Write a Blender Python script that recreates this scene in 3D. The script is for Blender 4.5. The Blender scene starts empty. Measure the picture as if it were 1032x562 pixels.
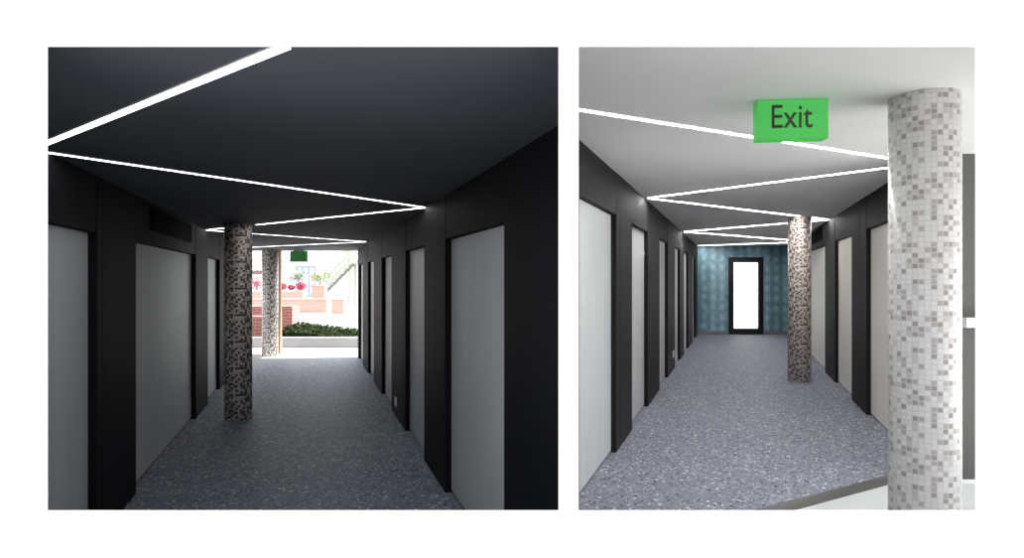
import bpy, bmesh, math, random
from mathutils import Vector, Matrix

# ------------------------------------------------------------------ camera, world, exposure
sc = bpy.context.scene
C = sc.collection
F, CX, HY, EYE = 620.0, 516.0, 281.7, 1.65       # focal length and horizon in pixels of 1032x562, eye height in metres

cd = bpy.data.cameras.new('camera')
cam = bpy.data.objects.new('camera', cd)
C.objects.link(cam)
cam.location = (0, 0, EYE)
cam.rotation_euler = (math.pi / 2, 0, 0)
cd.sensor_fit = 'HORIZONTAL'
cd.sensor_width = 36
cd.lens = F / 1032 * 36
cd.shift_y = (HY - 281.0) / 1032
cd.clip_start = 0.05
cd.clip_end = 500
sc.camera = cam

SKY = 4.2
STRIP_DARK = 11.0      # light lines of the dark corridor
STRIP_PALE = 78.0     # light lines of the pale corridor
world = bpy.data.worlds.new('overcast_sky')
sc.world = world
world.use_nodes = True
wn = world.node_tree
bg = wn.nodes['Background']
bg.inputs['Color'].default_value = (0.90, 0.95, 1.0, 1)
bg.inputs['Strength'].default_value = SKY

sun = bpy.data.lights.new('sun', 'SUN')
sun.energy = 26
sun.color = (1, 0.985, 0.96)
sun.angle = math.radians(3)
sun_o = bpy.data.objects.new('sun', sun)
C.objects.link(sun_o)
sun_o.location = (20, 5, 20)
sun_o.rotation_euler = Vector((math.cos(math.radians(47)) * math.cos(math.radians(8)), math.cos(math.radians(47)) * math.sin(math.radians(8)), math.sin(math.radians(47)))).to_track_quat('Z', 'Y').to_euler()

sc.view_settings.view_transform = 'Standard'
sc.view_settings.look = 'None'
sc.view_settings.gamma = 1
sc.view_settings.use_curve_mapping = False
sc.view_settings.exposure = 0.0
sc.cycles.max_bounces = 10
sc.cycles.diffuse_bounces = 8
sc.cycles.transparent_max_bounces = 12


# ------------------------------------------------------------------ plan of the place
LC = EYE * 1.396          # ceiling of the dark corridor
RC = EYE * 1.62           # ceiling of the pale corridor
KL = (310.5 - CX) / F     # heading of the dark corridor (dx/dy)
KR = (741.0 - CX) / F     # heading of the pale corridor
LL = (-EYE / 1.24, KL)    # walls: x = a + k*y
LR = (EYE / 1.555, KL)
RL = (-EYE / 1.452, KR)
RR = (EYE / 1.03, KR)


def unp(px, py, z):
    """plan point of the ray through a photo pixel at height z"""
    y = (z - EYE) * F / (HY - py)
    return ((px - CX) / F * y, y)


def at(px, y):
    return (px - CX) / F * y


def zat(py, y):
    return EYE + (HY - py) / F * y


def on(line, px):
    return line[0] / ((px - CX) / F - line[1])


# ------------------------------------------------------------------ mesh helpers
def link(name, bm, m, parent=None, smooth=False):
    me = bpy.data.meshes.new(name)
    bmesh.ops.recalc_face_normals(bm, faces=bm.faces[:])
    bm.to_mesh(me)
    bm.free()
    if smooth:
        for p in me.polygons:
            p.use_smooth = True
    o = bpy.data.objects.new(name, me)
    for mm in (m if isinstance(m, (list, tuple)) else [m]):
        me.materials.append(mm)
    C.objects.link(o)
    if parent:
        o.parent = parent
        o.matrix_parent_inverse = Matrix.Translation(-parent.location) if parent.type == 'EMPTY' and parent.rotation_euler.z == 0 else parent.matrix_basis.inverted()
    return o


def prism(bm, pts, z0, z1, mi=0):
    """vertical prism over a plan polygon; z0 / z1 may be lists"""
    n = len(pts)
    a = [bm.verts.new((p[0], p[1], z0[i] if isinstance(z0, list) else z0)) for i, p in enumerate(pts)]
    b = [bm.verts.new((p[0], p[1], z1[i] if isinstance(z1, list) else z1)) for i, p in enumerate(pts)]
    fs = [bm.faces.new(a[::-1]), bm.faces.new(b)]
    for i in range(n):
        fs.append(bm.faces.new((a[i], a[(i + 1) % n], b[(i + 1) % n], b[i])))
    for f in fs:
        f.material_index = mi
    return fs


def box(bm, x0, x1, y0, y1, z0, z1, mi=0):
    return prism(bm, [(x0, y0), (x1, y0), (x1, y1), (x0, y1)], z0, z1, mi)


def bar(bm, p, q, w, h=None):
    """square bar from p to q"""
    p, q = Vector(p), Vector(q)
    h = h or w
    d = (q - p).normalized()
    up = Vector((0, 0, 1)) if abs(d.z) < 0.95 else Vector((1, 0, 0))
    s = d.cross(up).normalized()
    u = s.cross(d).normalized()
    vs = []
    for c in (p, q):
        for i, j in ((-1, -1), (1, -1), (1, 1), (-1, 1)):
            vs.append(bm.verts.new(c + s * i * w / 2 + u * j * h / 2))
    for f in ((0, 1, 2, 3), (7, 6, 5, 4), (0, 4, 5, 1), (1, 5, 6, 2), (2, 6, 7, 3), (3, 7, 4, 0)):
        bm.faces.new([vs[i] for i in f])


def struct(name, bm, m, parent=None):
    o = link(name, bm, m, parent)
    if parent is None:
        o['kind'] = 'structure'
    return o


def tag(o, label, cat, group=None):
    o['kind'] = 'thing'
    o['label'] = label
    o['category'] = cat
    if group:
        o['group'] = group
    return o


def empty(name, loc, label, cat, group=None):
    o = bpy.data.objects.new(name, None)
    o.location = loc
    o.empty_display_size = 0.1
    C.objects.link(o)
    return tag(o, label, cat, group)


# ------------------------------------------------------------------ materials
def mat(name, col, rough=0.6, metal=0.0, emit=None, es=0.0, spec=0.5):
    m = bpy.data.materials.new(name)
    m.use_nodes = True
    b = m.node_tree.nodes['Principled BSDF']
    b.inputs['Base Color'].default_value = (*col, 1)
    b.inputs['Roughness'].default_value = rough
    b.inputs['Metallic'].default_value = metal
    b.inputs['Specular IOR Level'].default_value = spec
    if emit:
        b.inputs['Emission Color'].default_value = (*emit, 1)
        b.inputs['Emission Strength'].default_value = es
    return m


def N(m, kind, **kw):
    n = m.node_tree.nodes.new(kind)
    for k, v in kw.items():
        setattr(n, k, v)
    return n


def L(m, a, b):
    m.node_tree.links.new(a, b)


def math_(m, op, a, b=None):
    n = N(m, 'ShaderNodeMath', operation=op)
    for i, v in enumerate((a, b)):
        if v is None:
            continue
        if isinstance(v, (int, float)):
            n.inputs[i].default_value = v
        else:
            L(m, v, n.inputs[i])
    return n.outputs[0]


def mottled(name, c1, c2, scale=3.0, rough=0.6, spec=0.5, bump=0.0, stretch=(1, 1, 1)):
    m = mat(name, c1, rough, spec=spec)
    b = m.node_tree.nodes['Principled BSDF']
    tc = N(m, 'ShaderNodeTexCoord')
    mp = N(m, 'ShaderNodeMapping')
    mp.inputs['Scale'].default_value = stretch
    L(m, tc.outputs['Object'], mp.inputs['Vector'])
    nz = N(m, 'ShaderNodeTexNoise')
    nz.inputs['Scale'].default_value = scale
    nz.inputs['Detail'].default_value = 5
    L(m, mp.outputs[0], nz.inputs['Vector'])
    cr = N(m, 'ShaderNodeValToRGB')
    cr.color_ramp.elements[0].position = 0.35
    cr.color_ramp.elements[1].position = 0.65
    cr.color_ramp.elements[0].color = (*c1, 1)
    cr.color_ramp.elements[1].color = (*c2, 1)
    L(m, nz.outputs['Fac'], cr.inputs['Fac'])
    L(m, cr.outputs['Color'], b.inputs['Base Color'])
    if bump:
        bp = N(m, 'ShaderNodeBump')
        bp.inputs['Strength'].default_value = bump
        bp.inputs['Distance'].default_value = 0.01
        L(m, nz.outputs['Fac'], bp.inputs['Height'])
        L(m, bp.outputs['Normal'], b.inputs['Normal'])
    return m


def terrazzo_mat():
    m = mat('terrazzo', (0.2, 0.2, 0.22), 0.6, spec=0.2)
    b = m.node_tree.nodes['Principled BSDF']
    tc = N(m, 'ShaderNodeTexCoord')
    base = N(m, 'ShaderNodeTexNoise')
    base.inputs['Scale'].default_value = 9
    base.inputs['Detail'].default_value = 6
    L(m, tc.outputs['Object'], base.inputs['Vector'])
    cr = N(m, 'ShaderNodeValToRGB')
    cr.color_ramp.elements[0].color = (0.20, 0.215, 0.275, 1)
    cr.color_ramp.elements[1].color = (0.30, 0.315, 0.385, 1)
    L(m, base.outputs['Fac'], cr.inputs['Fac'])
    cur = cr.outputs['Color']
    for sc_, thr, keep, col, off in ((26, 0.34, 0.30, (0.72, 0.71, 0.74), 0.0),
                                     (30, 0.36, 0.34, (0.05, 0.05, 0.065), 7.3),
                                     (44, 0.36, 0.30, (0.55, 0.55, 0.6), 3.1),
                                     (52, 0.38, 0.34, (0.07, 0.07, 0.09), 11.9)):
        mp = N(m, 'ShaderNodeMapping')
        mp.inputs['Location'].default_value = (off, off * 0.7, off)
        L(m, tc.outputs['Object'], mp.inputs['Vector'])
        wob = N(m, 'ShaderNodeTexNoise')
        wob.inputs['Scale'].default_value = sc_ * 1.5
        L(m, mp.outputs[0], wob.inputs['Vector'])
        vm = N(m, 'ShaderNodeMixRGB', blend_type='LINEAR_LIGHT')
        vm.inputs['Fac'].default_value = 0.018
        L(m, mp.outputs[0], vm.inputs['Color1'])
        L(m, wob.outputs['Color'], vm.inputs['Color2'])
        vo = N(m, 'ShaderNodeTexVoronoi', feature='F1')
        vo.inputs['Scale'].default_value = sc_
        L(m, vm.outputs[0], vo.inputs['Vector'])
        sep = N(m, 'ShaderNodeSeparateColor')
        L(m, vo.outputs['Color'], sep.inputs[0])
        mask = math_(m, 'MULTIPLY', math_(m, 'LESS_THAN', vo.outputs['Distance'], thr), math_(m, 'LESS_THAN', sep.outputs[0], keep))
        mx = N(m, 'ShaderNodeMixRGB')
        L(m, mask, mx.inputs['Fac'])
        L(m, cur, mx.inputs['Color1'])
        mx.inputs['Color2'].default_value = (*col, 1)
        cur = mx.outputs[0]
    L(m, cur, b.inputs['Base Color'])
    return m


def mosaic_mat(name, palette, grout, tile=0.029, module=None, rough=0.3):
    """square glass tiles laid on the column's own u/v; palette = [(position, colour)]"""
    m = mat(name, grout, rough, spec=0.4)
    b = m.node_tree.nodes['Principled BSDF']
    uv = N(m, 'ShaderNodeUVMap')
    sx = N(m, 'ShaderNodeSeparateXYZ')
    L(m, uv.outputs[0], sx.inputs[0])
    u = math_(m, 'DIVIDE', sx.outputs[0], tile)
    v = math_(m, 'DIVIDE', sx.outputs[1], tile)
    fu, fv = math_(m, 'FLOOR', u), math_(m, 'FLOOR', v)
    ru, rv = math_(m, 'FRACT', u), math_(m, 'FRACT', v)
    if module:
        fu = math_(m, 'MODULO', math_(m, 'ADD', fu, 700 * module), module)
        fv = math_(m, 'MODULO', math_(m, 'ADD', fv, 700 * module), module)
    cb = N(m, 'ShaderNodeCombineXYZ')
    L(m, fu, cb.inputs[0])
    L(m, fv, cb.inputs[1])
    wn_ = N(m, 'ShaderNodeTexWhiteNoise', noise_dimensions='3D')
    L(m, cb.outputs[0], wn_.inputs['Vector'])
    cr = N(m, 'ShaderNodeValToRGB')
    cr.color_ramp.interpolation = 'CONSTANT'
    e = cr.color_ramp.elements
    e[0].position, e[0].color = palette[0][0], (*palette[0][1], 1)
    e[1].position, e[1].color = palette[1][0], (*palette[1][1], 1)
    for p, c in palette[2:]:
        n = e.new(p)
        n.color = (*c, 1)
    L(m, wn_.outputs['Value'], cr.inputs['Fac'])
    g = 0.08
    mask = None
    for r in (ru, rv):
        for q in (math_(m, 'LESS_THAN', r, g), math_(m, 'GREATER_THAN', r, 1 - g)):
            mask = q if mask is None else math_(m, 'MAXIMUM', mask, q)
    mx = N(m, 'ShaderNodeMixRGB')
    L(m, mask, mx.inputs['Fac'])
    L(m, cr.outputs['Color'], mx.inputs['Color1'])
    mx.inputs['Color2'].default_value = (*grout, 1)
    L(m, mx.outputs[0], b.inputs['Base Color'])
    bp = N(m, 'ShaderNodeBump')
    bp.inputs['Strength'].default_value = 0.25
    bp.inputs['Distance'].default_value = 0.002
    L(m, math_(m, 'SUBTRACT', 1.0, mask), bp.inputs['Height'])
    L(m, bp.outputs['Normal'], b.inputs['Normal'])
    return m


def brick_mat(name, c1, c2, mortar, scale=1.0):
    m = mat(name, c1, 0.8)
    b = m.node_tree.nodes['Principled BSDF']
    tc = N(m, 'ShaderNodeTexCoord')
    s = N(m, 'ShaderNodeSeparateXYZ')
    L(m, tc.outputs['Object'], s.inputs[0])
    cb = N(m, 'ShaderNodeCombineXYZ')
    L(m, math_(m, 'ADD', s.outputs[0], s.outputs[1]), cb.inputs[0])
    L(m, s.outputs[2], cb.inputs[1])
    br = N(m, 'ShaderNodeTexBrick')
    br.inputs['Scale'].default_value = scale
    br.inputs['Brick Width'].default_value = 0.23
    br.inputs['Row Height'].default_value = 0.085
    br.inputs['Mortar Size'].default_value = 0.01
    br.inputs['Color1'].default_value = (*c1, 1)
    br.inputs['Color2'].default_value = (*c2, 1)
    br.inputs['Mortar'].default_value = (*mortar, 1)
    L(m, cb.outputs[0], br.inputs['Vector'])
    L(m, br.outputs['Color'], b.inputs['Base Color'])
    return m


def wallpaper_mat():
    m = mat('teal_wallpaper', (0.1, 0.2, 0.25), 0.7, spec=0.2)
    b = m.node_tree.nodes['Principled BSDF']
    tc = N(m, 'ShaderNodeTexCoord')
    s = N(m, 'ShaderNodeSeparateXYZ')
    L(m, tc.outputs['Object'], s.inputs[0])
    # woven check: soft columns crossed by soft rows, broken by noise
    nz = N(m, 'ShaderNodeTexNoise')
    nz.inputs['Scale'].default_value = 5
    nz.inputs['Detail'].default_value = 4
    L(m, tc.outputs['Object'], nz.inputs['Vector'])
    col = math_(m, 'SINE', math_(m, 'MULTIPLY', s.outputs[0], 23.0))
    col2 = math_(m, 'SINE', math_(m, 'MULTIPLY', s.outputs[0], 5.3))
    row = math_(m, 'SINE', math_(m, 'ADD', math_(m, 'MULTIPLY', s.outputs[2], 21.0), math_(m, 'MULTIPLY', s.outputs[0], 0.5)))
    a = math_(m, 'MULTIPLY', math_(m, 'ADD', col, col2), 0.17)
    r = math_(m, 'MULTIPLY', math_(m, 'MULTIPLY', row, math_(m, 'ADD', col, 0.6)), 0.11)
    t = math_(m, 'ADD', math_(m, 'ADD', a, r), nz.outputs['Fac'])
    cr = N(m, 'ShaderNodeValToRGB')
    cr.color_ramp.elements[0].position = 0.2
    cr.color_ramp.elements[1].position = 0.9
    cr.color_ramp.elements[0].color = (0.17, 0.33, 0.40, 1)
    cr.color_ramp.elements[1].color = (0.48, 0.68, 0.75, 1)
    L(m, t, cr.inputs['Fac'])
    L(m, cr.outputs['Color'], b.inputs['Base Color'])
    return m


def glass_mat():
    m = bpy.data.materials.new('clear_glass')
    m.use_nodes = True
    nt = m.node_tree
    nt.nodes.remove(nt.nodes['Principled BSDF'])
    out = nt.nodes['Material Output']
    tr = N(m, 'ShaderNodeBsdfTransparent')
    tr.inputs['Color'].default_value = (0.95, 0.97, 0.97, 1)
    gl = N(m, 'ShaderNodeBsdfGlossy')
    gl.inputs['Roughness'].default_value = 0.02
    fr = N(m, 'ShaderNodeFresnel')
    fr.inputs['IOR'].default_value = 1.45
    mx = N(m, 'ShaderNodeMixShader')
    L(m, fr.outputs[0], mx.inputs[0])
    L(m, tr.outputs[0], mx.inputs[1])
    L(m, gl.outputs[0], mx.inputs[2])
    L(m, mx.outputs[0], out.inputs['Surface'])
    return m


M = dict(
    page_white=mottled('page_white', (0.86, 0.86, 0.86), (0.90, 0.90, 0.90), 8, 0.85, 0.2),
    black_panel=mottled('black_panel', (0.0075, 0.008, 0.0095), (0.0095, 0.010, 0.0115), 2.5, 0.6, 0.06, stretch=(1, 1, 0.3)),
    char_panel=mottled('charcoal_panel', (0.014, 0.0135, 0.0145), (0.018, 0.0172, 0.018), 2.5, 0.6, 0.15, stretch=(1, 1, 0.3)),
    plinth=mat('black_plinth', (0.006, 0.006, 0.007), 0.5),
    door=mottled('grey_laminate', (0.54, 0.545, 0.555), (0.58, 0.585, 0.59), 1.6, 0.5, 0.3, stretch=(3, 3, 0.6)),
    door_warm=mottled('pale_laminate', (0.80, 0.765, 0.70), (0.84, 0.805, 0.74), 1.6, 0.5, 0.3, stretch=(3, 3, 0.6)),
    dark_ceiling=mottled('dark_grey_ceiling_paint', (0.076, 0.083, 0.096), (0.084, 0.091, 0.104), 1.2, 0.8, 0.2),
    pale_ceiling=mottled('pale_ceiling_paint', (0.80, 0.785, 0.765), (0.83, 0.815, 0.795), 1.2, 0.8, 0.2),
    terrazzo=terrazzo_mat(),
    white_floor=mottled('white_floor', (0.63, 0.65, 0.65), (0.67, 0.69, 0.69), 2, 0.4, 0.4),
    dark_strip=mat('dark_metal_threshold', (0.11, 0.105, 0.10), 0.4, 0.3),
    led=mat('led_diffuser', (0.9, 0.9, 0.9), 0.5, emit=(1, 1, 0.985), es=STRIP_DARK),
    led_strong=mat('strong_led_diffuser', (0.9, 0.9, 0.9), 0.5, emit=(1, 0.99, 0.975), es=STRIP_PALE),
    wallpaper=wallpaper_mat(),
    skirting=mat('grey_skirting', (0.28, 0.28, 0.29), 0.5),
    black_frame=mat('black_door_frame', (0.012, 0.012, 0.013), 0.4),
    glass=glass_mat(),
    green=mat('green_sign_plastic', (0.075, 0.47, 0.095), 0.75, emit=(0.06, 0.45, 0.08), es=0.5),
    green_dark=mat('green_sign_back', (0.012, 0.20, 0.022), 0.5, emit=(0.01, 0.15, 0.02), es=0.12),
    letter=mat('brown_grey_lettering', (0.075, 0.07, 0.055), 0.6, spec=.1),
    vent=mat('black_vent_metal', (0.002, 0.002, 0.002), 0.8, spec=0.05),
    socket=mat('white_socket_plastic', (0.75, 0.75, 0.74), 0.35),
    grey_wall=mat('grey_lobby_paint', (0.09, 0.087, 0.082), 0.7),
    white_trim=mat('white_trim_paint', (0.85, 0.85, 0.85), 0.4),
    paving=mottled('pale_concrete_paving', (0.27, 0.27, 0.27), (0.31, 0.31, 0.308), 0.8, 0.8),
    ground=mottled('pale_ground', (0.24, 0.245, 0.235), (0.28, 0.28, 0.27), 0.5, 0.9),
    bounce_grey=mottled('bounce_ground_grey', (0.17, 0.17, 0.175), (0.21, 0.21, 0.215), 4, 0.9),
    curb=mottled('concrete_curb', (0.30, 0.29, 0.284), (0.34, 0.33, 0.324), 3, 0.85),
    wood=mottled('orange_timber', (0.36, 0.21, 0.12), (0.44, 0.27, 0.16), 6, 0.55, stretch=(8, 8, 0.6)),
    beam=mottled('brown_timber', (0.16, 0.11, 0.085), (0.2, 0.14, 0.11), 6, 0.6),
    brick=brick_mat('red_brick', (0.20, 0.055, 0.045), (0.25, 0.08, 0.065), (0.28, 0.17, 0.15)),
    pale_brick=brick_mat('salmon_brick', (0.35, 0.175, 0.14), (0.40, 0.21, 0.17), (0.42, 0.28, 0.24)),
    house=mottled('white_house_render', (0.84, 0.84, 0.85), (0.88, 0.88, 0.88), 1, 0.85),
    house_glass=mat('pale_window_pane', (0.34, 0.36, 0.40), 0.25),
    mauve=mat('mauve_window_frame', (0.28, 0.25, 0.34), 0.5),
    stair=mat('grey_stair_paint', (0.27, 0.28, 0.24), 0.6),
    bark=mottled('bark', (0.20, 0.15, 0.10), (0.30, 0.24, 0.17), 10, 0.9),
)


def leaf_mat(name, c1, c2):
    m = mat(name, c1, 0.8, spec=0.1)
    b = m.node_tree.nodes['Principled BSDF']
    g = N(m, 'ShaderNodeNewGeometry')
    cr = N(m, 'ShaderNodeValToRGB')
    cr.color_ramp.elements[0].color = (*c1, 1)
    cr.color_ramp.elements[1].color = (*c2, 1)
    L(m, g.outputs['Random Per Island'], cr.inputs['Fac'])
    L(m, cr.outputs[0], b.inputs['Base Color'])
    return m


M['hedge'] = leaf_mat('hedge_leaves', (0.007, 0.013, 0.003), (0.023, 0.035, 0.011))
M['tree_leaf'] = leaf_mat('pale_tree_leaves', (0.19, 0.22, 0.10), (0.34, 0.36, 0.23))
M['grey_leaf'] = leaf_mat('grey_green_leaves', (0.16, 0.20, 0.15), (0.30, 0.34, 0.28))
M['red_leaf'] = leaf_mat('crimson_leaves', (0.25, 0.03, 0.055), (0.36, 0.10, 0.13))
M['mosaic_dark'] = mosaic_mat('brown_black_mosaic',
    [(0, (0.86, 0.76, 0.69)), (0.30, (0.66, 0.57, 0.52)), (0.60, (0.48, 0.41, 0.38)), (0.655, (0.02, 0.015, 0.017))],
    (0.55, 0.49, 0.46), 0.026, 12)
M['mosaic_pale'] = mosaic_mat('white_grey_mosaic',
    [(0, (0.90, 0.865, 0.86)), (0.38, (0.93, 0.91, 0.91)), (0.66, (0.60, 0.54, 0.53)), (0.77, (0.74, 0.69, 0.68)), (0.88, (0.46, 0.40, 0.395))],
    (0.80, 0.765, 0.755), 0.0285, 13)

# ------------------------------------------------------------------ added white wall standing in for the page border around both views
FY, FT = 1.60, 0.10


def page_border():
    bm = bmesh.new()
    X0, X1, Z0, Z1 = -6.0, 7.5, -0.02, 3.4
    ops = []
    for (a, b, t, u) in ((48, 563, 47, 514), (583, 983, 47, 514)):
        front = (at(a, FY), at(b, FY), zat(u, FY), zat(t, FY))
        yb = FY + FT
        e = 0.012
        back = (at(a, yb) - e, at(b, yb) + e, zat(u, yb) - e, zat(t, yb) + e)
        ops.append((front, back))
    # border strip between the openings keeps some thickness at the back
    (f1, b1), (f2, b2) = ops
    mid = at(573, FY + FT)
    b1 = (b1[0], min(b1[1], mid - 0.015), b1[2], b1[3])
    b2 = (max(b2[0], mid + 0.015), b2[1], b2[2], b2[3])
    for side, (A, B) in enumerate(((f1, f2), (b1, b2))):
        y = FY if side == 0 else FY + FT
        xs = [X0, A[0], A[1], B[0], B[1], X1]
        zs = [Z0, A[2], A[3], Z1]
        g = {}
        for i, x in enumerate(xs):
            for j, z in enumerate(zs):
                g[i, j] = bm.verts.new((x, y, z))
        for i in range(5):
            for j in range(3):
                if j == 1 and i in (1, 3):
                    continue
                bm.faces.new((g[i, j], g[i + 1, j], g[i + 1, j + 1], g[i, j + 1]))
        if side == 0:
            gf = g
    for i0 in (1, 3):
        c = [(i0, 1), (i0 + 1, 1), (i0 + 1, 2), (i0, 2)]
        for k in range(4):
            p, q = c[k], c[(k + 1) % 4]
            bm.faces.new((gf[p], gf[q], g[q], g[p]))
    c = [(i, 0) for i in range(6)] + [(5, j) for j in (1, 2, 3)] + [(i, 3) for i in (4, 3, 2, 1, 0)] + [(0, j) for j in (2, 1)]
    for k in range(len(c)):
        p, q = c[k], c[(k + 1) % len(c)]
        bm.faces.new((gf[p], gf[q], g[q], g[p]))
    struct('page_border_wall', bm, M['page_white'])


page_border()

# ------------------------------------------------------------------ floors and ground
t1 = unp(255, 368, 0)
t2 = unp(357, 360, 0)
kk = (t2[1] - t1[1]) / (t2[0] - t1[0])


def far_edge(x):
    return t1[1] + kk * (x - t1[0])


bm = bmesh.new()
ys = FY + FT
prism(bm, [(LL[0] + KL * ys - 0.2, ys), (0.16, ys), (0.30, 3.2), (LR[0] + KL * 5 + .2, 5.0), (LR[0] + KL * 13.2 + .2, far_edge(LR[0] + KL * 13.2 + .2)),
           (-9.5, far_edge(-9.5)), (-9.5, 8.0), (LL[0] + KL * 8 - 0.2, 8.0)], -0.02, 0)
struct('floor', bm, M['terrazzo'])

ta = [unp(892.6, 479.6, 0), unp(780, 509, 0)]
tb = [unp(892.6, 489, 0), unp(805, 513, 0)]


def lin(p, q, x):
    return p[1] + (q[1] - p[1]) / (q[0] - p[0]) * (x - p[0])


xr = 3.62
bm = bmesh.new()
p0y = max(lin(*ta, 0.5), 3.4)
prism(bm, [(0.30, 3.42), (0.40, lin(*ta, 0.40)), (xr, lin(*ta, xr)), (RR[0] + KR * 18.9 + .2, 18.9), (RL[0] + KR * 18.9 - .2, 18.9),
           (RL[0] + KR * 4.6 - .25, 4.6)], -0.02, 0)
struct('floor', bm, M['terrazzo'])
bm = bmesh.new()
prism(bm, [(0.40, lin(*tb, 0.40)), (xr, lin(*tb, xr)), (xr, lin(*ta, xr)), (0.40, lin(*ta, 0.40))], -0.02, 0.004)
struct('trim_1', bm, M['dark_strip'])
bm = bmesh.new()
prism(bm, [(0.17, ys), (6.8, ys), (6.8, 5.0), (xr, 5.0), (xr, lin(*tb, xr)), (0.40, lin(*tb, 0.40)), (0.30, 3.42)], -0.02, 0.0)
struct('floor', bm, M['white_floor'])

bm = bmesh.new()
box(bm, -90, 90, FY, 120, -0.5, -0.02)
struct('ground', bm, M['ground'])
bm = bmesh.new()
box(bm, -90, 90, -30, FY - .001, -0.5, -0.02)
struct('bounce_ground', bm, M['bounce_grey'])  # added unseen ground, toned to set the bounce light entering the openings
# pale forecourt paving beyond the dark corridor
bm = bmesh.new()
prism(bm, [(-9.5, far_edge(-9.5) + .01), (LR[0] + KL * 13.2 + .2, far_edge(LR[0] + KL * 13.2 + .2) + .01), (-2.9, 14.86), (-16, 14.86), (-16, 8), (-9.5, 8)], -0.02, -0.002)
struct('forecourt_paving', bm, M['paving'])
# terrace behind the glazed door
bm = bmesh.new()
box(bm, -2, 16, 19.15, 26, -0.02, 0.0)
struct('terrace_paving', bm, M['curb'])

# ------------------------------------------------------------------ ceilings
bm = bmesh.new()
prism(bm, [(LL[0] + KL * ys - 0.2, ys), (0.160, ys), (0.26, 2.75), (LR[0] + KL * 5 + .2, 5.0), (LR[0] + KL * 14 + .2, 14.0), (-10.0, 14.0), (-10.0, 8),
           (LL[0] + KL * 8 - 0.2, 8.0)], LC, LC + 0.3)
struct('ceiling', bm, M['dark_ceiling'])
bm = bmesh.new()
prism(bm, [(0.175, ys), (6.8, ys), (6.8, 5.3), (xr + .05, 5.3), (RR[0] + KR * 18.9 + .2, 18.9), (12.0, 21.5), (4.0, 21.5), (RL[0] + KR * 18.9 - .2, 18.9), (RL[0] + KR * 4.6 - .15, 4.6),  # slab runs on past the end wall: added unseen roof that blocks sun
           (0.32, 3.4)], RC, RC + 0.3)
struct('ceiling', bm, M['pale_ceiling'])

# ------------------------------------------------------------------ corridor walls with door recesses
door_no = [0]


def corridor_wall(name, line, side, y0, y1, ceil, recesses, top, seams, wall_mat, door_mat, depth=0.05, extra=0.2):
    """side = +1 for a wall on the right. recesses = list of (ynear, yfar); seams = list of y"""
    a, k = line
    ln = math.sqrt(1 + k * k)
    n = (side / ln, -side * k / ln)     # away from the corridor

    def P(y, o):
        return (a + k * y + n[0] * o, y + n[1] * o)

    bm = bmesh.new()

    def slab(ya, yb, o0, o1, z0, z1, mi=0):
        prism(bm, [P(ya, o0), P(yb, o0), P(yb, o1), P(ya, o1)], z0, z1, mi)

    g = 0.004
    rec = sorted(recesses)
    solid = []
    cur = y0
    for r in rec:
        if r[0] > cur:
            solid.append((cur, r[0]))
        cur = r[1]
    if cur < y1:
        solid.append((cur, y1))
    for s0, s1 in solid:
        cuts = [s0] + sorted(s for s in seams if s0 + .02 < s < s1 - .02) + [s1]
        for i in range(len(cuts) - 1):
            slab(cuts[i] + (g if i else 0), cuts[i + 1] - (g if i < len(cuts) - 2 else 0), 0, 0.11, 0, ceil)
    for r0, r1 in rec:
        slab(r0 + g, r1 - g, 0.003, 0.11, top + 0.012, ceil)
        slab(r0, r1, depth + 0.012, 0.11, 0, 0.018, 1)
    slab(y0, y1, 0.11, 0.11 + extra, 0, ceil)
    struct(name, bm, [wall_mat, M['plinth']])
    for i, (r0, r1) in enumerate(rec):
        door_no[0] += 1
        bm = bmesh.new()
        prism(bm, [P(r0 + .003, depth), P(r1 - .003, depth), P(r1 - .003, depth + .045), P(r0 + .003, depth + .045)], 0.022, top + 0.006)
        struct('door_%d' % door_no[0], bm, door_mat[i] if isinstance(door_mat, list) else door_mat)
    return P, n


Y = lambda line: (lambda px: on(line, px))
yl, yr_, yL, yR = Y(LL), Y(LR), Y(RL), Y(RR)
TL = EYE * (1 + 0.217 / 1.24)
TLR = EYE * (1 + 0.287 / 1.555)
TR = EYE * 1.37
PLL, nLL = corridor_wall('wall_left', LL, -1, ys, 10.95, LC, [(1.9, yl(98)), (yl(137), yl(197.5)), (yl(209.5), yl(221.5))], TL,
              [yl(103.7)], M['black_panel'], M['door'])
PLR, nLR = corridor_wall('wall_right', LR, 1, 2.85, 13.15, LC, [(yr_(508), yr_(448.5)), (yr_(427.5), yr_(408.5)), (yr_(394.6), yr_(384.6)), (yr_(376.6), yr_(370.8)), (yr_(365.6), yr_(361.6))], TLR,
              [], M['black_panel'], M['door'], extra=0.03)
PRL, nRL = corridor_wall('wall_left', RL, -1, yL(583.2), 18.6, RC, [(yL(583.2) + .02, yL(621)), (yL(637), yL(653)), (yL(664.7), yL(673)), (yL(680.3), yL(685.3)), (yL(689.3), yL(693.6)), (yL(698), yL(700.8))], TR,
              [yL(625)], M['char_panel'], M['door'])
PRR, nRR = corridor_wall('wall_right', RR, 1, 5.29, 18.6, RC, [(yR(925), yR(873)), (yR(858.3), yR(841.5)), (yR(831.5), yR(814)), (yR(808), yR(802))], TR,
              [yR(866), yR(836)], M['char_panel'], M['door_warm'])

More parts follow.
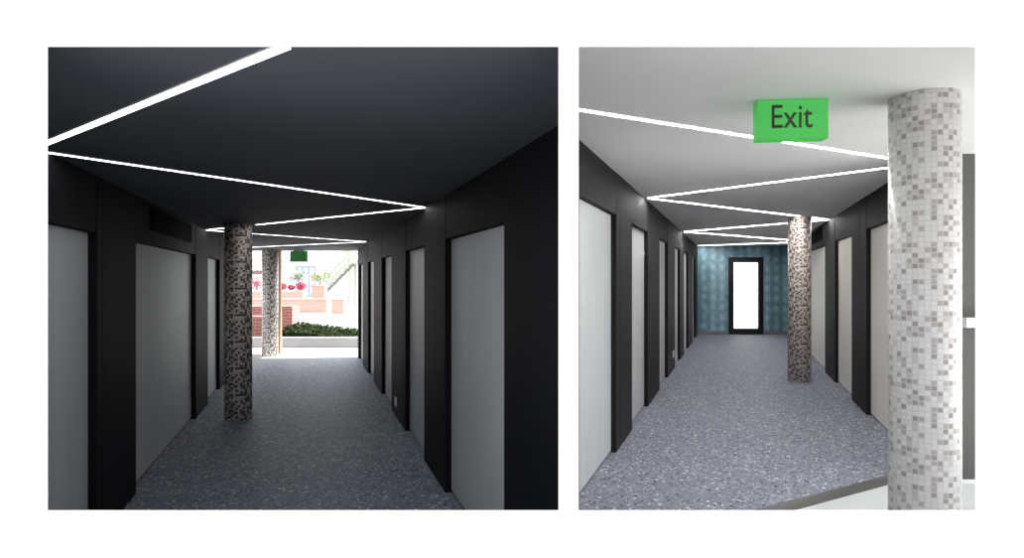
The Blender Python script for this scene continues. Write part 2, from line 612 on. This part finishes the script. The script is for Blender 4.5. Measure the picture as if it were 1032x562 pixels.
# added wedge between the corridors, mostly unseen; stops light leaking behind the border
bm = bmesh.new()
pA = (at(563, ys) + .006, ys)
pB = (at(583, ys) - .006, ys)
pC = (RL[0] + KR * yL(583.2) - .004, yL(583.2))
pD = (LR[0] + KL * 2.608, 2.608)
pE = (0.30, 4.0)
prism(bm, [pA, pB, pC, (pC[0] - .15, pC[1] + .1), pE, (LR[0] + KL * 2.85 + .1, 2.86), (LR[0] + KL * 2.85, 2.85), pD], 0, LC)
prism(bm, [(pA[0] + .02, ys), pB, pC, (pC[0] - .15, pC[1] + .1), pE, (pD[0] + .06, 2.9)], LC + .301, 3.4)
prism(bm, [(pB[0] - .001, ys), pB, pC, (pC[0] - .02, pC[1]), (0.275, 2.80)], LC, LC + .301)
struct('light_block_wedge', bm, M['black_panel'])

# lobby wall beside the pale corridor, its skirting, and the white handrail on it
bm = bmesh.new()
box(bm, RR[0] + KR * 5.0 + 0.05, 6.8, 5.0, 5.28, 0, RC)
struct('wall_lobby', bm, M['grey_wall'])
bm = bmesh.new()
box(bm, RR[0] + KR * 5.0 + 0.055, 6.8, 4.985, 4.999, 0, 0.028)
struct('baseboard_lobby', bm, M['white_trim'])

# ------------------------------------------------------------------ end wall of the pale corridor, glazed door
EY = 18.6
xa, xb = RL[0] + KR * EY, RR[0] + KR * EY
dx0, dx1, dzt = at(734, EY), at(769, EY), zat(259, EY)
bm = bmesh.new()
box(bm, xa - .3, dx0, EY, EY + .2, 0, RC)
box(bm, dx1, xb + .3, EY, EY + .2, 0, RC)
box(bm, dx0, dx1, EY, EY + .2, dzt, RC)
struct('wall_end', bm, M['wallpaper'])
bm = bmesh.new()
box(bm, xa + .01, dx0, EY - .015, EY - .001, 0, 0.09)
box(bm, dx1, xb - .01, EY - .015, EY - .001, 0, 0.09)
struct('baseboard_end', bm, M['skirting'])
gx0, gx1, gz0, gz1 = at(739.2, EY), at(764.3, EY), zat(331, EY), zat(264.3, EY)
bm = bmesh.new()
yy0, yy1 = EY - .03, EY + .08
box(bm, dx0, gx0, yy0, yy1, 0, dzt)
box(bm, gx1, dx1, yy0, yy1, 0, dzt)
box(bm, gx0, gx1, yy0, yy1, 0, gz0)
box(bm, gx0, gx1, yy0, yy1, gz1, dzt)
door_no[0] += 1
gd = struct('door_%d' % door_no[0], bm, M['black_frame'])
bm = bmesh.new()
box(bm, gx0, gx1, EY + .02, EY + .032, gz0, gz1)
link('pane', bm, M['glass'], gd)
bm = bmesh.new()
box(bm, gx0 - .045, gx0 - .025, EY - .075, EY - .06, .95, 1.25)
box(bm, gx0 - .042, gx0 - .028, EY - .062, EY - .03, .98, 1.0)
box(bm, gx0 - .042, gx0 - .028, EY - .062, EY - .03, 1.2, 1.22)
link('door_handle', bm, M['black_frame'], gd)

# ------------------------------------------------------------------ columns
def column(name, x, y, r, h, m, label, base_gap=0.0):
    bm = bmesh.new()
    seg = 96
    uvl = bm.loops.layers.uv.new('UVMap')
    rows = 2
    ring = []
    for j in range(rows):
        z = base_gap + (h - base_gap) * j / (rows - 1)
        ring.append([bm.verts.new((r * math.cos(2 * math.pi * i / seg), r * math.sin(2 * math.pi * i / seg), z)) for i in range(seg)])
    tile = 0.026 if m is M['mosaic_dark'] else 0.0285
    ntile = round(2 * math.pi * r / tile)
    for i in range(seg):
        f = bm.faces.new((ring[0][i], ring[0][(i + 1) % seg], ring[1][(i + 1) % seg], ring[1][i]))
        f.smooth = True
        us = (i / seg * ntile * tile, (i + 1) / seg * ntile * tile)
        for lp, (u, v) in zip(f.loops, ((us[0], base_gap), (us[1], base_gap), (us[1], h), (us[0], h))):
            lp[uvl].uv = (u, v)
    bm.faces.new(ring[0][::-1])
    bm.faces.new(ring[1])
    me = bpy.data.meshes.new(name)
    bm.to_mesh(me)
    bm.free()
    me.materials.append(m)
    o = bpy.data.objects.new(name, me)
    o.location = (x, y, 0)
    C.objects.link(o)
    return tag(o, label, 'column')


yc = 7.345
column('mosaic_column', at(240.2, yc), yc, 0.155, LC, M['mosaic_dark'], 'brown and black mosaic column nearest in the dark corridor, its foot on the terrazzo floor')
column('mosaic_column', at(272.2, 13.33), 13.33, 0.168, LC, M['mosaic_dark'], 'slimmer looking mosaic column standing on the white paving just outside the dark corridor')
yc = 10.08
column('mosaic_column', at(805.7, yc), yc, 0.175, RC, M['mosaic_dark'], 'brown and black mosaic column inside the pale corridor near its right wall')
column('mosaic_column', at(931.3, 3.45), 3.45, 0.1735, RC, M['mosaic_pale'], 'large white and grey mosaic column in front of the pale corridor beside the lobby')

# ------------------------------------------------------------------ ceiling light lines
def strip(p0, p1, ceil, label, grp, col=None):
    w = 0.036 if grp == GD else 0.030
    a = Vector((*unp(*p0, ceil), 0))
    b = Vector((*unp(*p1, ceil), 0))
    d = (b - a).normalized()
    a, b = a + d * w * 1.2, b - d * w * 1.2
    mid = (a + b) / 2
    s = Vector((-d.y, d.x, 0))
    segs = [(a, b)]
    if col:                                    # the line stops at a column head and goes on behind it
        c = Vector((col[0], col[1], 0))
        t = (c - a).dot(d)
        off = abs((c - a).dot(s)) - w / 2
        h = math.sqrt(max((col[2] + 0.07) ** 2 - max(off, 0) ** 2, 0.0))
        segs = [(a, a + d * (t - h)), (a + d * (t + h), b)]
    e = empty('ceiling_light_strip', (mid.x, mid.y, ceil), label, 'ceiling light', grp)
    for a, b in segs:
        bm = bmesh.new()
        pts = [a - s * w / 2, b - s * w / 2, b + s * w / 2, a + s * w / 2]
        prism(bm, [(p.x, p.y) for p in pts], ceil - 0.004, ceil - 0.001)
        link('diffuser', bm, M['led'] if grp == GD else M['led_strong'], e)
        bm = bmesh.new()
        for sg in (-1, 1):
            pts = [a + s * sg * w / 2, b + s * sg * w / 2, b + s * sg * (w / 2 + .003), a + s * sg * (w / 2 + .003)]
            prism(bm, [(p.x, p.y) for p in pts], ceil - 0.005, ceil - 0.001)
        link('rail', bm, M['white_trim'], e)


GD, GP = 'zigzag light lines on the dark ceiling', 'zigzag light lines on the pale ceiling'
strip((26, 151.9), (296, 42.1), LC, 'widest bright light line on the dark ceiling, rising to the top edge', GD)
strip((36, 151.2), (431, 208.8), LC, 'long bright light line on the dark ceiling from the left wall to the right wall', GD)
strip((431, 208.4), (204, 231.7), LC, 'light line on the dark ceiling running back from the right wall to the first column', GD, (at(240.2, 7.345), 7.345, 0.155))
strip((206, 231.5), (370, 243.3), LC, 'light line on the dark ceiling passing behind the top of the nearest column', GD)
strip((370, 243.3), (232, 249.8), LC, 'farthest and faintest light line on the dark ceiling above the way out', GD)
strip((560, 106.5), (905, 160.4), RC, 'nearest light line on the pale ceiling, running behind the green exit sign', GP)
strip((904, 167.5), (652, 199.3), RC, 'light line on the pale ceiling from the large white column to the left wall', GP)
strip((652, 199.3), (836, 221), RC, 'light line on the pale ceiling passing over the top of the brown column', GP, (at(805.7, 10.08), 10.08, 0.175))
strip((836, 221), (689, 233.2), RC, 'light line on the pale ceiling behind the brown column top, sloping to the left wall', GP)
strip((689, 233.2), (818, 243.3), RC, 'light line on the pale ceiling second from the patterned end wall', GP)
strip((818, 243.3), (703, 247.3), RC, 'light line on the pale ceiling closest to the patterned end wall', GP)


# ------------------------------------------------------------------ exit signs
def sign(loc, rz, w, h, d, m, label, mount, text=None):
    e = empty('exit_sign', loc, label, 'sign')
    e.rotation_euler.z = rz
    B = Matrix.Translation(loc) @ Matrix.Rotation(rz, 4, 'Z')

    def part(name, bm, mm):
        me = bpy.data.meshes.new(name)
        bmesh.ops.recalc_face_normals(bm, faces=bm.faces[:])
        bm.to_mesh(me)
        bm.free()
        me.materials.append(mm)
        o = bpy.data.objects.new(name, me)
        C.objects.link(o)
        o.parent = e
        return o
    bm = bmesh.new()
    box(bm, -w / 2, w / 2, 0, d, -h - mount, -mount)
    bmesh.ops.bevel(bm, geom=bm.edges[:], offset=0.004, segments=2, affect='EDGES')
    part('housing', bm, m)
    bm = bmesh.new()
    box(bm, -w * .3, w * .3, d * .3, d * .7, -mount - .001, 0)
    part('ceiling_mount', bm, M['skirting'])
    if text:
        cu = bpy.data.curves.new('lettering', 'FONT')
        cu.body = text
        cu.size = 0.158
        cu.align_x = 'CENTER'
        cu.extrude = 0.0015
        to = bpy.data.objects.new('tmp', cu)
        C.objects.link(to)
        bpy.context.view_layer.update()
        me = bpy.data.meshes.new_from_object(to.evaluated_get(bpy.context.evaluated_depsgraph_get()))
        bpy.data.objects.remove(to)
        xs = [v.co.x for v in me.vertices]
        ysv = [v.co.y for v in me.vertices]
        tw, th = max(xs) - min(xs), max(ysv) - min(ysv)
        W, H = text_w, text_h
        for v in me.vertices:
            v.co.x = (v.co.x - min(xs)) / tw * W
            v.co.y = (v.co.y - min(ysv)) / th * H
        me.materials.clear()
        me.materials.append(M['letter'])
        o = bpy.data.objects.new('lettering', me)
        C.objects.link(o)
        o.parent = e
        o.location = (-w / 2 + text_x, -0.0016, -mount - h + text_z)
        o.rotation_euler = (math.pi / 2, 0, 0)
    return e


SY = 3.475
px_m = SY / F
text_w, text_h, text_x, text_z = 39.5 * px_m, 23.5 * px_m, 14 * px_m, 11.0 * px_m
sign((at(799, SY), SY, RC), -math.radians(6), 69 * px_m, 40 * px_m, 0.09, M['green'], 'large bright green sign lettered Exit hanging under the pale ceiling', 0.004, 'Exit')
SY2 = 13.0
sign((at(300.8, SY2), SY2, LC), 0, 17.2 / F * SY2, 10.5 / F * SY2, 0.06, M['green_dark'], 'small plain dark green sign hanging at the far mouth of the dark corridor', 0.05)


# ------------------------------------------------------------------ vents and sockets
def wall_frame(line, side, P, y0, y1, o):
    return [P(y0, o), P(y1, o)]


def vent(P, y0, y1, z0, z1, label):
    c = P((y0 + y1) / 2, 0)
    e = empty('air_vent', (c[0], c[1], z0), label, 'vent', None)

    def sl(bm, a, b, o0, o1, za, zb):
        prism(bm, [P(a, o0), P(b, o0), P(b, o1), P(a, o1)], za, zb)
    bm = bmesh.new()
    t = 0.015
    sl(bm, y0, y0 + t, -0.010, 0.002, z0, z1)
    sl(bm, y1 - t, y1, -0.010, 0.002, z0, z1)
    sl(bm, y0 + t, y1 - t, -0.010, 0.002, z0, z0 + t)
    sl(bm, y0 + t, y1 - t, -0.010, 0.002, z1 - t, z1)
    sl(bm, y0 + t, y1 - t, -0.002, 0.002, z0 + t, z1 - t)
    link('frame', bm, M['vent'], e)
    n = 7
    bm = bmesh.new()
    for i in range(n):
        z = z0 + t + (z1 - z0 - 2 * t) * (i + .5) / n
        prism(bm, [P(y0 + t, -.008), P(y1 - t, -.008), P(y1 - t, -.0025), P(y0 + t, -.0025)], [z - .007] * 2 + [z - .001] * 2, [z - .004] * 2 + [z + .003] * 2)
    link('louvre', bm, M['vent'], e)


vent(PLL, yl(152.5), yl(192), EYE * (1 + .315 / 1.24), EYE * (1 + .462 / 1.24), 'black louvred vent above the second door in the dark corridor')
vent(PRR, yR(828.5), yR(816), EYE * (1 + .46 / 1.03), EYE * (1 + .60 / 1.03), 'black louvred vent on the charcoal wall of the pale corridor, beside the brown column')


def socket(P, y, z, label, w=0.085, h=0.085):
    c = P(y, 0)
    e = empty('wall_socket', (c[0], c[1], z), label, 'socket')
    bm = bmesh.new()
    prism(bm, [P(y - w / 2, -.010), P(y + w / 2, -.010), P(y + w / 2, -.0005), P(y - w / 2, -.0005)], z - h / 2, z + h / 2)
    bmesh.ops.bevel(bm, geom=bm.edges[:], offset=0.002, segments=1, affect='EDGES')
    link('face_plate', bm, M['socket'], e)
    bm = bmesh.new()
    k = .35
    prism(bm, [P(y - w * k, -.012), P(y + w * k, -.012), P(y + w * k, -.0095), P(y - w * k, -.0095)], z - h * k, z + h * k)
    link('insert', bm, M['socket'], e)


y = yr_(399.2)
socket(PLR, y, zat(404.5, y), 'small white wall socket low on the right wall of the dark corridor', .14, .11)
y = yL(678.5)
socket(PRL, y, zat(356.5, y), 'small white wall socket low on the left wall of the pale corridor', .2, .12)

# white handrail on the lobby wall
HX = at(971.5, 4.93)
e = empty('handrail', (HX + .5, 4.96, zat(325, 4.93)), 'white square handrail fixed to the grey lobby wall beside the large column', 'handrail')
bm = bmesh.new()
box(bm, HX, 6.3, 4.90, 4.95, zat(330, 4.92), zat(320, 4.92))
bmesh.ops.bevel(bm, geom=bm.edges[:], offset=0.003, segments=2, affect='EDGES')
link('rail', bm, M['white_trim'], e)
for bx in (HX + .25, HX + 1.4, HX + 2.4):
    bm = bmesh.new()
    box(bm, bx, bx + .03, 4.95, 4.9995, zat(327, 4.92), zat(323, 4.92))
    link('bracket', bm, M['white_trim'], e)

# ------------------------------------------------------------------ outside the dark corridor
rnd = random.Random(4)
# low concrete curb
bm = bmesh.new()
box(bm, -16, -2.6, 14.9, 15.1, -0.02, zat(340, 14.9))
bmesh.ops.bevel(bm, geom=bm.edges[:], offset=0.01, segments=2, affect='EDGES')
tag(link('concrete_curb', bm, M['curb']), 'long low grey concrete curb in front of the hedge', 'curb')


def leaves(bm, pts, size, mi=0):
    for c in pts:
        d = Vector((rnd.gauss(0, 1), rnd.gauss(0, 1), rnd.gauss(0, 1) + .5)).normalized()
        t = d.cross(Vector((rnd.gauss(0, 1), rnd.gauss(0, 1), rnd.gauss(0, 1)))).normalized()
        s = d.cross(t)
        k = size * rnd.uniform(.6, 1.3)
        c = Vector(c)
        v = [bm.verts.new(c + t * k), bm.verts.new(c + s * k * .5 + d * k * .15), bm.verts.new(c - t * k), bm.verts.new(c - s * k * .5 + d * k * .15)]
        f = bm.faces.new(v)
        f.material_index = mi


# hedge
hx0, hx1 = at(283.5, 15.6), -2.7
hb = zat(340, 15.3) - .25


def htop(x, y):
    t = (x - hx0) / (at(357, 15.6) - hx0)
    return (zat(323.5, 16.9) * (1 - t) + zat(331.5, 16.9) * t) - .05 * (16.9 - y)


bm = bmesh.new()
nx, ny = 60, 14
g = {}
for i in range(nx + 1):
    for j in range(ny + 1):
        x = hx0 + .06 + (hx1 - hx0 - .12) * i / nx
        yy = 15.18 + 1.7 * j / ny
        z = htop(x, yy) - .07 + rnd.uniform(-.03, .03)
        g[i, j] = bm.verts.new((x, yy + rnd.uniform(-.02, .02), z))
for i in range(nx):
    for j in range(ny):
        bm.faces.new((g[i, j], g[i + 1, j], g[i + 1, j + 1], g[i, j + 1]))
rim = [g[i, 0] for i in range(nx + 1)] + [g[nx, j] for j in range(1, ny + 1)] + [g[i, ny] for i in range(nx - 1, -1, -1)] + [g[0, j] for j in range(ny - 1, 0, -1)]
low = [bm.verts.new((v.co.x, v.co.y, -0.02)) for v in rim]
for i in range(len(rim)):
    bm.faces.new((rim[i], rim[(i + 1) % len(rim)], low[(i + 1) % len(low)], low[i]))
pts = []
for _ in range(9000):
    x = rnd.uniform(hx0, hx1)
    yy = rnd.uniform(15.14, 16.92)
    if rnd.random() < .3:
        yy = 15.15
        pts.append((x, yy, rnd.uniform(.1, htop(x, yy))))
    else:
        pts.append((x, yy, htop(x, yy) - rnd.uniform(0, .07)))
leaves(bm, pts, .035)
tag(link('clipped_hedge', bm, M['hedge']), 'dark green clipped hedge running behind the low concrete curb', 'hedge')

# red brick planter wall
bm = bmesh.new()
bx1 = at(294.5, 17.3)
box(bm, -9.6, bx1, 17.3, 17.9, -0.02, zat(308.5, 17.3))
box(bm, -9.6, at(266, 15.4), 15.4, 15.9, -0.02, zat(319, 15.4))
tag(link('brick_wall', bm, M['brick']), 'stepped dark red brick wall partly hidden by the slim column', 'brick wall')
# timber post + pergola
bm = bmesh.new()
box(bm, at(279.6, 13.78), at(283.2, 13.78), 13.75, 13.83, -0.02, LC)
tag(link('timber_post', bm, M['wood']), 'slim orange timber post just right of the farther mosaic column', 'post')
PY = 16.2
e = empty('pergola', (at(258, PY), PY, 0), 'brown timber frame whose crossbeam shows between the two mosaic columns', 'pergola')
bm = bmesh.new()
box(bm, at(243, PY), at(272, PY), PY, PY + .1, zat(276.6, PY), zat(272.2, PY))
link('crossbeam', bm, M['beam'], e)
for px in (244, 271):
    bm = bmesh.new()
    box(bm, at(px, PY) - .05, at(px, PY) + .05, PY + .1, PY + .2, -0.02, zat(270, PY))
    link('post', bm, M['beam'], e)


def wall_block(name, px0, px1, top, y, d, m, label, cat):
    bm = bmesh.new()
    box(bm, at(px0, y), at(px1, y), y, y + d, -0.02, zat(top, y))
    if name != 'planter_box':
        box(bm, at(px0, y) - .04, at(px1, y) + .04, y - .03, y + d + .03, zat(top, y), zat(top, y) + .05)
    tag(link(name, bm, m), label, cat)


wall_block('garden_wall', 240, 329, 302, 31, .3, M['pale_brick'], 'long low salmon brick wall across the far courtyard', 'garden wall')
wall_block('garden_wall', 334, 346.5, 302.5, 30, .3, M['pale_brick'], 'short salmon brick wall block, rightmost in the far courtyard', 'garden wall')
wall_block('brick_pier', 314.5, 327, 288.5, 33, .5, M['pale_brick'], 'taller salmon brick pier rising behind the long low wall', 'brick pier')
wall_block('planter_box', 240, 305, 293.5, 35, .5, M['pale_brick'], 'pale pink brick planter under the crimson shrubs', 'planter')


def crown_pts(c, r, n, fl=.75):
    out = []
    for _ in range(n):
        v = Vector((rnd.gauss(0, 1), rnd.gauss(0, 1), rnd.gauss(0, 1))).normalized() * rnd.random() ** .45
        out.append((c[0] + v.x * r, c[1] + v.y * r, c[2] + v.z * r * fl))
    return out


for px, py, r, lab in ((258, 290, .55, 'crimson leaved shrub seen between the two mosaic columns'),
                       (284.5, 288, .26, 'crimson leaved shrub, leftmost beyond the timber post'),
                       (293.5, 290, .2, 'low crimson leaved shrub in the middle of the pink planter'),
                       (303, 288, .3, 'round deep crimson shrub at the right end of the pink planter')):
    y = 35.3
    bm = bmesh.new()
    c = (at(px, y), y, 1.06 + r * .75)
    leaves(bm, crown_pts(c, r, 420), .055)
    bm2 = bmesh.new()
    ptop = zat(293.5, 35)
    e = empty('red_shrub', (c[0], y, ptop + .052), lab, 'shrub', 'crimson shrubs in the far planter')
    link('foliage', bm, M['red_leaf'], e)
    for k in range(4):
        bar(bm2, (c[0] + rnd.uniform(-.04, .04), y, ptop + .052), (c[0] + rnd.uniform(-r, r) * .5, y + rnd.uniform(-r, r) * .4, c[2] + r * .3), .02)
    link('stem', bm2, M['bark'], e)


def tree(px, py, y, r, m, lab, n=700):
    c = Vector((at(px, y), y, zat(py, y)))
    e = empty('courtyard_tree', (c.x, y, -0.02), lab, 'tree', 'small trees in the far courtyard')
    bm = bmesh.new()
    for k in range(6):
        o = Vector((rnd.uniform(-.5, .5), rnd.uniform(-.5, .5), rnd.uniform(-.25, .35))) * r
        leaves(bm, crown_pts(c + o, r * .6, n // 6), .07)
    link('foliage', bm, m, e)
    bm = bmesh.new()
    bar(bm, (c.x, y, -.02), (c.x + .03, y, c.z - r * .3), .09)
    for k in range(5):
        a = k * 1.26
        bar(bm, (c.x + .03, y, c.z - r * .35), (c.x + math.cos(a) * r * .55, y + math.sin(a) * r * .55, c.z + r * rnd.uniform(0, .4)), .035)
    link('trunk', bm, M['bark'], e)


tree(321.5, 280, 40, .62, M['tree_leaf'], 'pale yellow green courtyard tree left of the outside staircase')
tree(329, 277, 41, .5, M['tree_leaf'], 'thin yellow green courtyard tree touching the outside staircase', 320)
tree(301, 278, 41, .7, M['grey_leaf'], 'faint grey green courtyard tree behind the crimson shrubs', 500)
tree(352, 258, 44, .8, M['tree_leaf'], 'high pale tree above the top of the outside staircase', 420)

# outside staircase
SYY = 38.0
bx, bz = at(316, SYY), 0.0
x0, z0 = at(331, SYY), zat(287, SYY)
x1, z1 = at(353, SYY), zat(264, SYY)
sl = (z1 - z0) / (x1 - x0)
xs0 = x0 - (z0 + .02) / sl
e = empty('outside_staircase', (xs0, SYY, 0), 'pale straight outside staircase with railings at the far right of the courtyard', 'staircase')
for oy in (0, 1.2):
    bm = bmesh.new()
    bar(bm, (xs0, SYY + oy, 0.1), (x1, SYY + oy, z1), .06, .2)
    link('stringer', bm, M['stair'], e)
    for dz in (.55, 1.0):
        bm = bmesh.new()
        bar(bm, (xs0, SYY + oy, dz), (x1, SYY + oy, z1 + dz), .05)
        bar(bm, (x1, SYY + oy, z1 + dz), (x1 + 2.0, SYY + oy, z1 + dz), .05)
        link('handrail', bm, M['stair'], e)
    for k in range(10):
        t = k / 9
        bm = bmesh.new()
        xx = xs0 + (x1 - xs0) * t
        bar(bm, (xx, SYY + oy, z1 * t), (xx, SYY + oy, z1 * t + 1.0), .04)
        link('baluster', bm, M['stair'], e)
nst = 16
for k in range(nst):
    bm = bmesh.new()
    t = (k + 1) / nst
    xx = xs0 + (x1 - xs0) * t
    box(bm, xx - .3, xx, SYY + .03, SYY + 1.17, z1 * t - .04, z1 * t)
    link('tread', bm, M['stair'], e)
bm = bmesh.new()
box(bm, x1, x1 + 2.0, SYY - .05, SYY + 1.25, z1 - .1, z1)
link('landing', bm, M['stair'], e)
for px in (x1 + .1, x1 + 1.8):
    bm = bmesh.new()
    box(bm, px, px + .12, SYY + .5, SYY + .62, -.02, z1 - .1)
    link('post', bm, M['stair'], e)

# white building across the courtyard
BY = 48.0
e = empty('white_building', (-18, BY, 0), 'long white rendered building closing the far side of the courtyard', 'building')
bm = bmesh.new()
box(bm, -42, 4, BY, BY + 8, -.02, 9)
link('wall', bm, M['house'], e)
bm = bmesh.new()
box(bm, -42.2, 4.2, BY - .5, BY + .02, 2.95, 3.2)
link('cornice', bm, mat('pale_grey_cornice', (.30, .30, .32), .7), e)
for px in (262, 285, 308, 331, 351):
    w = 1.25 if px != 308 else 1.5
    c = at(px, BY)
    bm = bmesh.new()
    for xx in (c - w / 2, c - w / 6, c + w / 6, c + w / 2):
        box(bm, xx - .05, xx + .05, BY - .08, BY - .005, .3, 2.7)
    for zz in (.3, 1.2, 2.65):
        box(bm, c - w / 2, c + w / 2, BY - .07, BY - .005, zz, zz + .08)
    wf = link('window', bm, M['mauve'] if px == 308 else M['house_glass'], e)
    bm = bmesh.new()
    box(bm, c - w / 2, c + w / 2, BY - .03, BY - .001, .3, 2.7)
    p = link('pane', bm, M['house_glass'] if px == 308 else M['white_trim'], wf)
